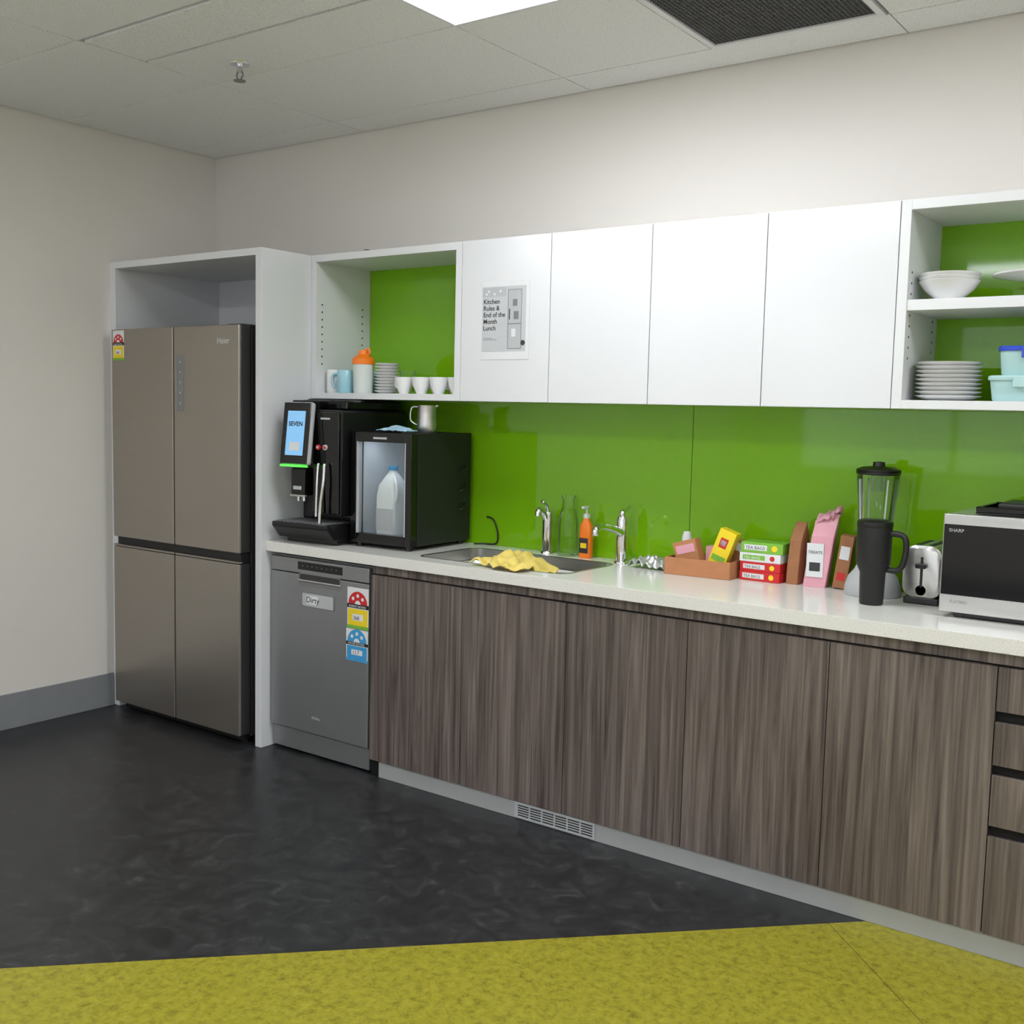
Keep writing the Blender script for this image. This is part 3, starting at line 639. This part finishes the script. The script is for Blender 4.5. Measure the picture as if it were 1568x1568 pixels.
# ---------------- toaster ----------------
G=grp('toaster',(3.610,-0.225,0.9005))
tw,td,th=0.118,0.21,0.185
def tl(y,s=0): 
    pts=[]
    for a,b_ in rr(0+s,tw-s,0.018+s,th-s,0.04,6): pts.append((a,y,b_))
    return pts
loft('shell',[tl(0,0.008),tl(0.008,0),tl(td-0.008,0),tl(td,0.008)],M['steel'],G,True,True)
box('base',0.006,tw-0.006,0.004,td-0.004,0.0,0.022,M['black'],G,b=0.004)
box('lever_slot',tw/2-0.004,tw/2+0.004,-0.001,0.004,0.055,0.150,M['blackm'],G)
box('lever',tw/2-0.016,tw/2+0.016,-0.020,0.0,0.115,0.130,M['black'],G,b=0.004)
lathe('dial',[(0.0,-0.012),(0.014,-0.012),(0.016,0)],M['chrome'],G,(tw/2,0.0,0.045),rot=(math.radians(90),0,0))
boxes('slots',[(0.030,0.048,0.03,td-0.03,th-0.001,th+0.001),(0.068,0.086,0.03,td-0.03,th-0.001,th+0.001)],M['blackm'],G)
# ---------------- microwave ----------------
G=grp('microwave_oven',(3.766,-0.385,0.9005))
mw,md,mh=0.51,0.35,0.305;zb=0.016
box('case',0.003,mw-0.003,0.02,md,zb,mh-0.002,M['steel'],G,b=0.004)
box('front_frame',0,mw,0,0.022,zb,mh,M['steel'],G,b=0.003)
box('door_glass',0.004,0.385,-0.006,0.002,zb+0.052,mh-0.030,M['blackg'],G,b=0.002)
box('window',0.05,0.345,-0.0068,-0.006,zb+0.075,mh-0.06,M['blackg'],G)
box('control_panel',0.388,mw-0.004,-0.006,0.002,zb+0.052,mh-0.030,M['blackg'],G,b=0.002)
box('display',0.405,0.485,-0.007,-0.006,mh-0.085,mh-0.06,M['dgrey'],G)
for i in range(4):
    for j in range(3): box('key_%d_%d'%(i,j),0.403+0.030*j,0.426+0.030*j,-0.007,-0.006,0.085+0.03*i,0.105+0.03*i,M['dgrey'],G)
for i,(a,b_) in enumerate(((0.05,0.04),(mw-0.05,0.04),(0.05,md-0.05),(mw-0.05,md-0.05))): cyl('foot_%d'%i,(a,b_,0),0.016,zb,M['black'],G)
box('lower_plate',0.04,mw-0.04,0.02,md-0.03,0.004,zb,M['black'],G)
text('badge','SHARP',(0.018,-0.0065,mh-0.052),0.014,M['lgrey'],G)
text('badge_2','FLATBED',(0.03,-0.0006,zb+0.028),0.012,M['mgrey'],G)
G=grp('baking_tray',(3.84,-0.33,0.9005+mh))
boxes('tray',[(0,0.34,0,0.26,0.0,0.006)],M['blackg'],G,b=0.002)
boxes('rim',[(0,0.34,0,0.008,0.006,0.022),(0,0.34,0.252,0.26,0.006,0.022),(0,0.008,0.008,0.252,0.006,0.022),(0.332,0.34,0.008,0.252,0.006,0.022)],M['blackg'],G,b=0.003)
box('inner_pan',0.05,0.30,0.04,0.22,0.008,0.034,M['blackm'],G,b=0.008)
# ---------------- shelf contents left ----------------
zs=ZB+0.0268
def mug(loc,m,r=0.04,h=0.095,ang=0,name='coffee_mug'):
    G=grp(name,loc,ang)
    lathe('cup',[(0.0,0.0),(r*0.9,0.0),(r,0.006),(r,h-0.002),(r-0.0015,h),(r-0.004,h-0.002),(r-0.004,0.008),(0.0,0.006)],m,G)
    tube('handle',[(r-0.003,0,h*0.82),(r+0.022,0,h*0.80),(r+0.026,0,h*0.5),(r+0.015,0,h*0.27),(r-0.003,0,h*0.25)],0.0055,m,G)
    return G
mug((1.148,-0.27,zs),M['china'],0.042,0.10,math.radians(100))
mug((1.165,-0.13,zs),M['china'],0.042,0.10,0.4)
mug((1.232,-0.295,zs),M['blue'],0.038,0.098,math.radians(200))
mug((1.262,-0.17,zs),M['blue'],0.038,0.098,math.radians(-20))
G=grp('protein_shaker',(1.325,-0.285,zs))
lathe('bottle',[(0.0,0),(0.040,0.0),(0.042,0.01),(0.045,0.12),(0.045,0.125),(0,0.126)],M['frost'],G)
lathe('lid',[(0.047,0.122),(0.048,0.145),(0.038,0.155),(0.022,0.165),(0.020,0.182),(0.0,0.186)],M['orange'],G)
tube('loop',[(0.02,0,0.16),(0.04,0,0.172),(0.03,0,0.19),(0.01,0,0.18)],0.004,M['orange'],G)
G=grp('saucer_stack',(1.418,-0.235,zs))
for i in range(10): lathe('saucer_%d'%i,[(0.0,0.0),(0.030,0.0),(0.054,0.011),(0.055,0.013),(0.030,0.004),(0.0,0.004)],M['china'],G,(0,0,0.0128*i))
G=grp('water_glass',(1.495,-0.19,zs))
lathe('glass',[(0.0,0.002),(0.028,0.0),(0.030,0.006),(0.034,0.10),(0.032,0.10),(0.028,0.01),(0.0,0.008)],M['tintg'],G)
def cup(loc,ang):
    G=grp('espresso_cup',loc,ang)
    lathe('cup',[(0.0,0.0),(0.020,0.0),(0.022,0.005),(0.036,0.035),(0.041,0.068),(0.039,0.068),(0.034,0.036),(0.019,0.008),(0.0,0.006)],M['china'],G)
    tube('handle',[(0.037,0,0.058),(0.058,0,0.056),(0.056,0,0.03),(0.030,0,0.024)],0.004,M['china'],G)
for i,(a,b_) in enumerate(((1.565,-0.29),(1.655,-0.285),(1.745,-0.28),(1.825,-0.26),(1.62,-0.14),(1.72,-0.14),(1.81,-0.12))): cup((a,b_,zs),math.radians((170,95,110,80,60,120,90)[i]))
# ---------------- shelf contents right ----------------
zs2=1.80+0.0328
G=grp('bowl_stack',(3.706,-0.245,zs2))
for i in range(3): lathe('bowl_%d'%i,[(0.0,0.0),(0.038,0.0),(0.040,0.006),(0.070,0.032),(0.088,0.058),(0.086,0.059),(0.066,0.035),(0.036,0.010),(0.0,0.008)],M['china'],G,(0,0,0.011*i))
G=grp('serving_platter',(3.97,-0.20,zs2))
lathe('pedestal',[(0.0,0),(0.05,0.0),(0.045,0.02),(0.03,0.045),(0.04,0.055),(0.0,0.056)],M['china'],G)
lathe('plate',[(0.0,0.056),(0.08,0.056),(0.150,0.068),(0.152,0.073),(0.08,0.064),(0.0,0.064)],M['china'],G)
G=grp('dinner_plate_stack',(3.718,-0.235,zs))
for i in range(9): lathe('plate_%d'%i,[(0.0,0.0),(0.060,0.0),(0.094,0.013),(0.096,0.0155),(0.060,0.004),(0.0,0.004)],M['china'],G,(0,0,0.0125*i),seg=40)
def tub(name,loc,w,d,h,lid,rz=0):
    G=grp(name,loc,rz)
    def L(f,z): return [(a,b_,z) for a,b_ in rr(-w/2*f,w/2*f,-d/2*f,d/2*f,0.02,4)]
    loft('tub',[L(.9,0),L(.93,.005),L(1,h)],M['tubep'],G,True,True)
    loft('lid',[L(1.04,h),L(1.05,h+.003),L(1.05,h+.010),L(1.0,h+.014)],M[lid],G,True,True)
    box('clip',-w*.15,w*.15,-d*.53-0.004,-d*.53,h-0.02,h+0.012,M[lid],G,b=0.002)
tub('food_container',(3.945,-0.24,zs),0.19,0.16,0.060,'tubep')
tub('food_container',(3.950,-0.23,zs+0.0745),0.17,0.15,0.070,'bluel',0.1)
mug((4.16,-0.2,zs),M['china'],0.04,0.09,0.5);mug((4.28,-0.2,zs),M['china'],0.04,0.09,1.5)
tube('loose_cable',[(1.20,-0.30,ZT+0.003),(1.26,-0.25,ZT+0.006),(1.33,-0.28,ZT+0.014),(1.40,-0.24,ZT+0.004),(1.50,-0.27,ZT+0.004)],0.0028,M['black'])
# ---------------- world & camera ----------------
wd=bpy.data.worlds.new('World');scene.world=wd;wd.use_nodes=True
wd.node_tree.nodes['Background'].inputs[0].default_value=(0.89,0.945,1.0,1);wd.node_tree.nodes['Background'].inputs[1].default_value=1.5
C=Vector((4.5890,-3.6740,1.4750));yaw,pitch,roll,f=0.6276,0.0937,0.0232,1651.0454
fw=Vector((-math.sin(yaw)*math.cos(pitch),math.cos(yaw)*math.cos(pitch),-math.sin(pitch)))
ri=Vector((math.cos(yaw),math.sin(yaw),0));up=ri.cross(fw)
c,s=math.cos(roll),math.sin(roll);r2=c*ri+s*up;u2=-s*ri+c*up
cam=bpy.data.cameras.new('camera');co=bpy.data.objects.new('camera',cam);COL.objects.link(co)
cam.sensor_width=36;cam.lens=f/1568*36;cam.clip_start=0.05
m4=Matrix((( r2.x,u2.x,-fw.x,C.x),(r2.y,u2.y,-fw.y,C.y),(r2.z,u2.z,-fw.z,C.z),(0,0,0,1)))
co.matrix_world=m4
scene.camera=co
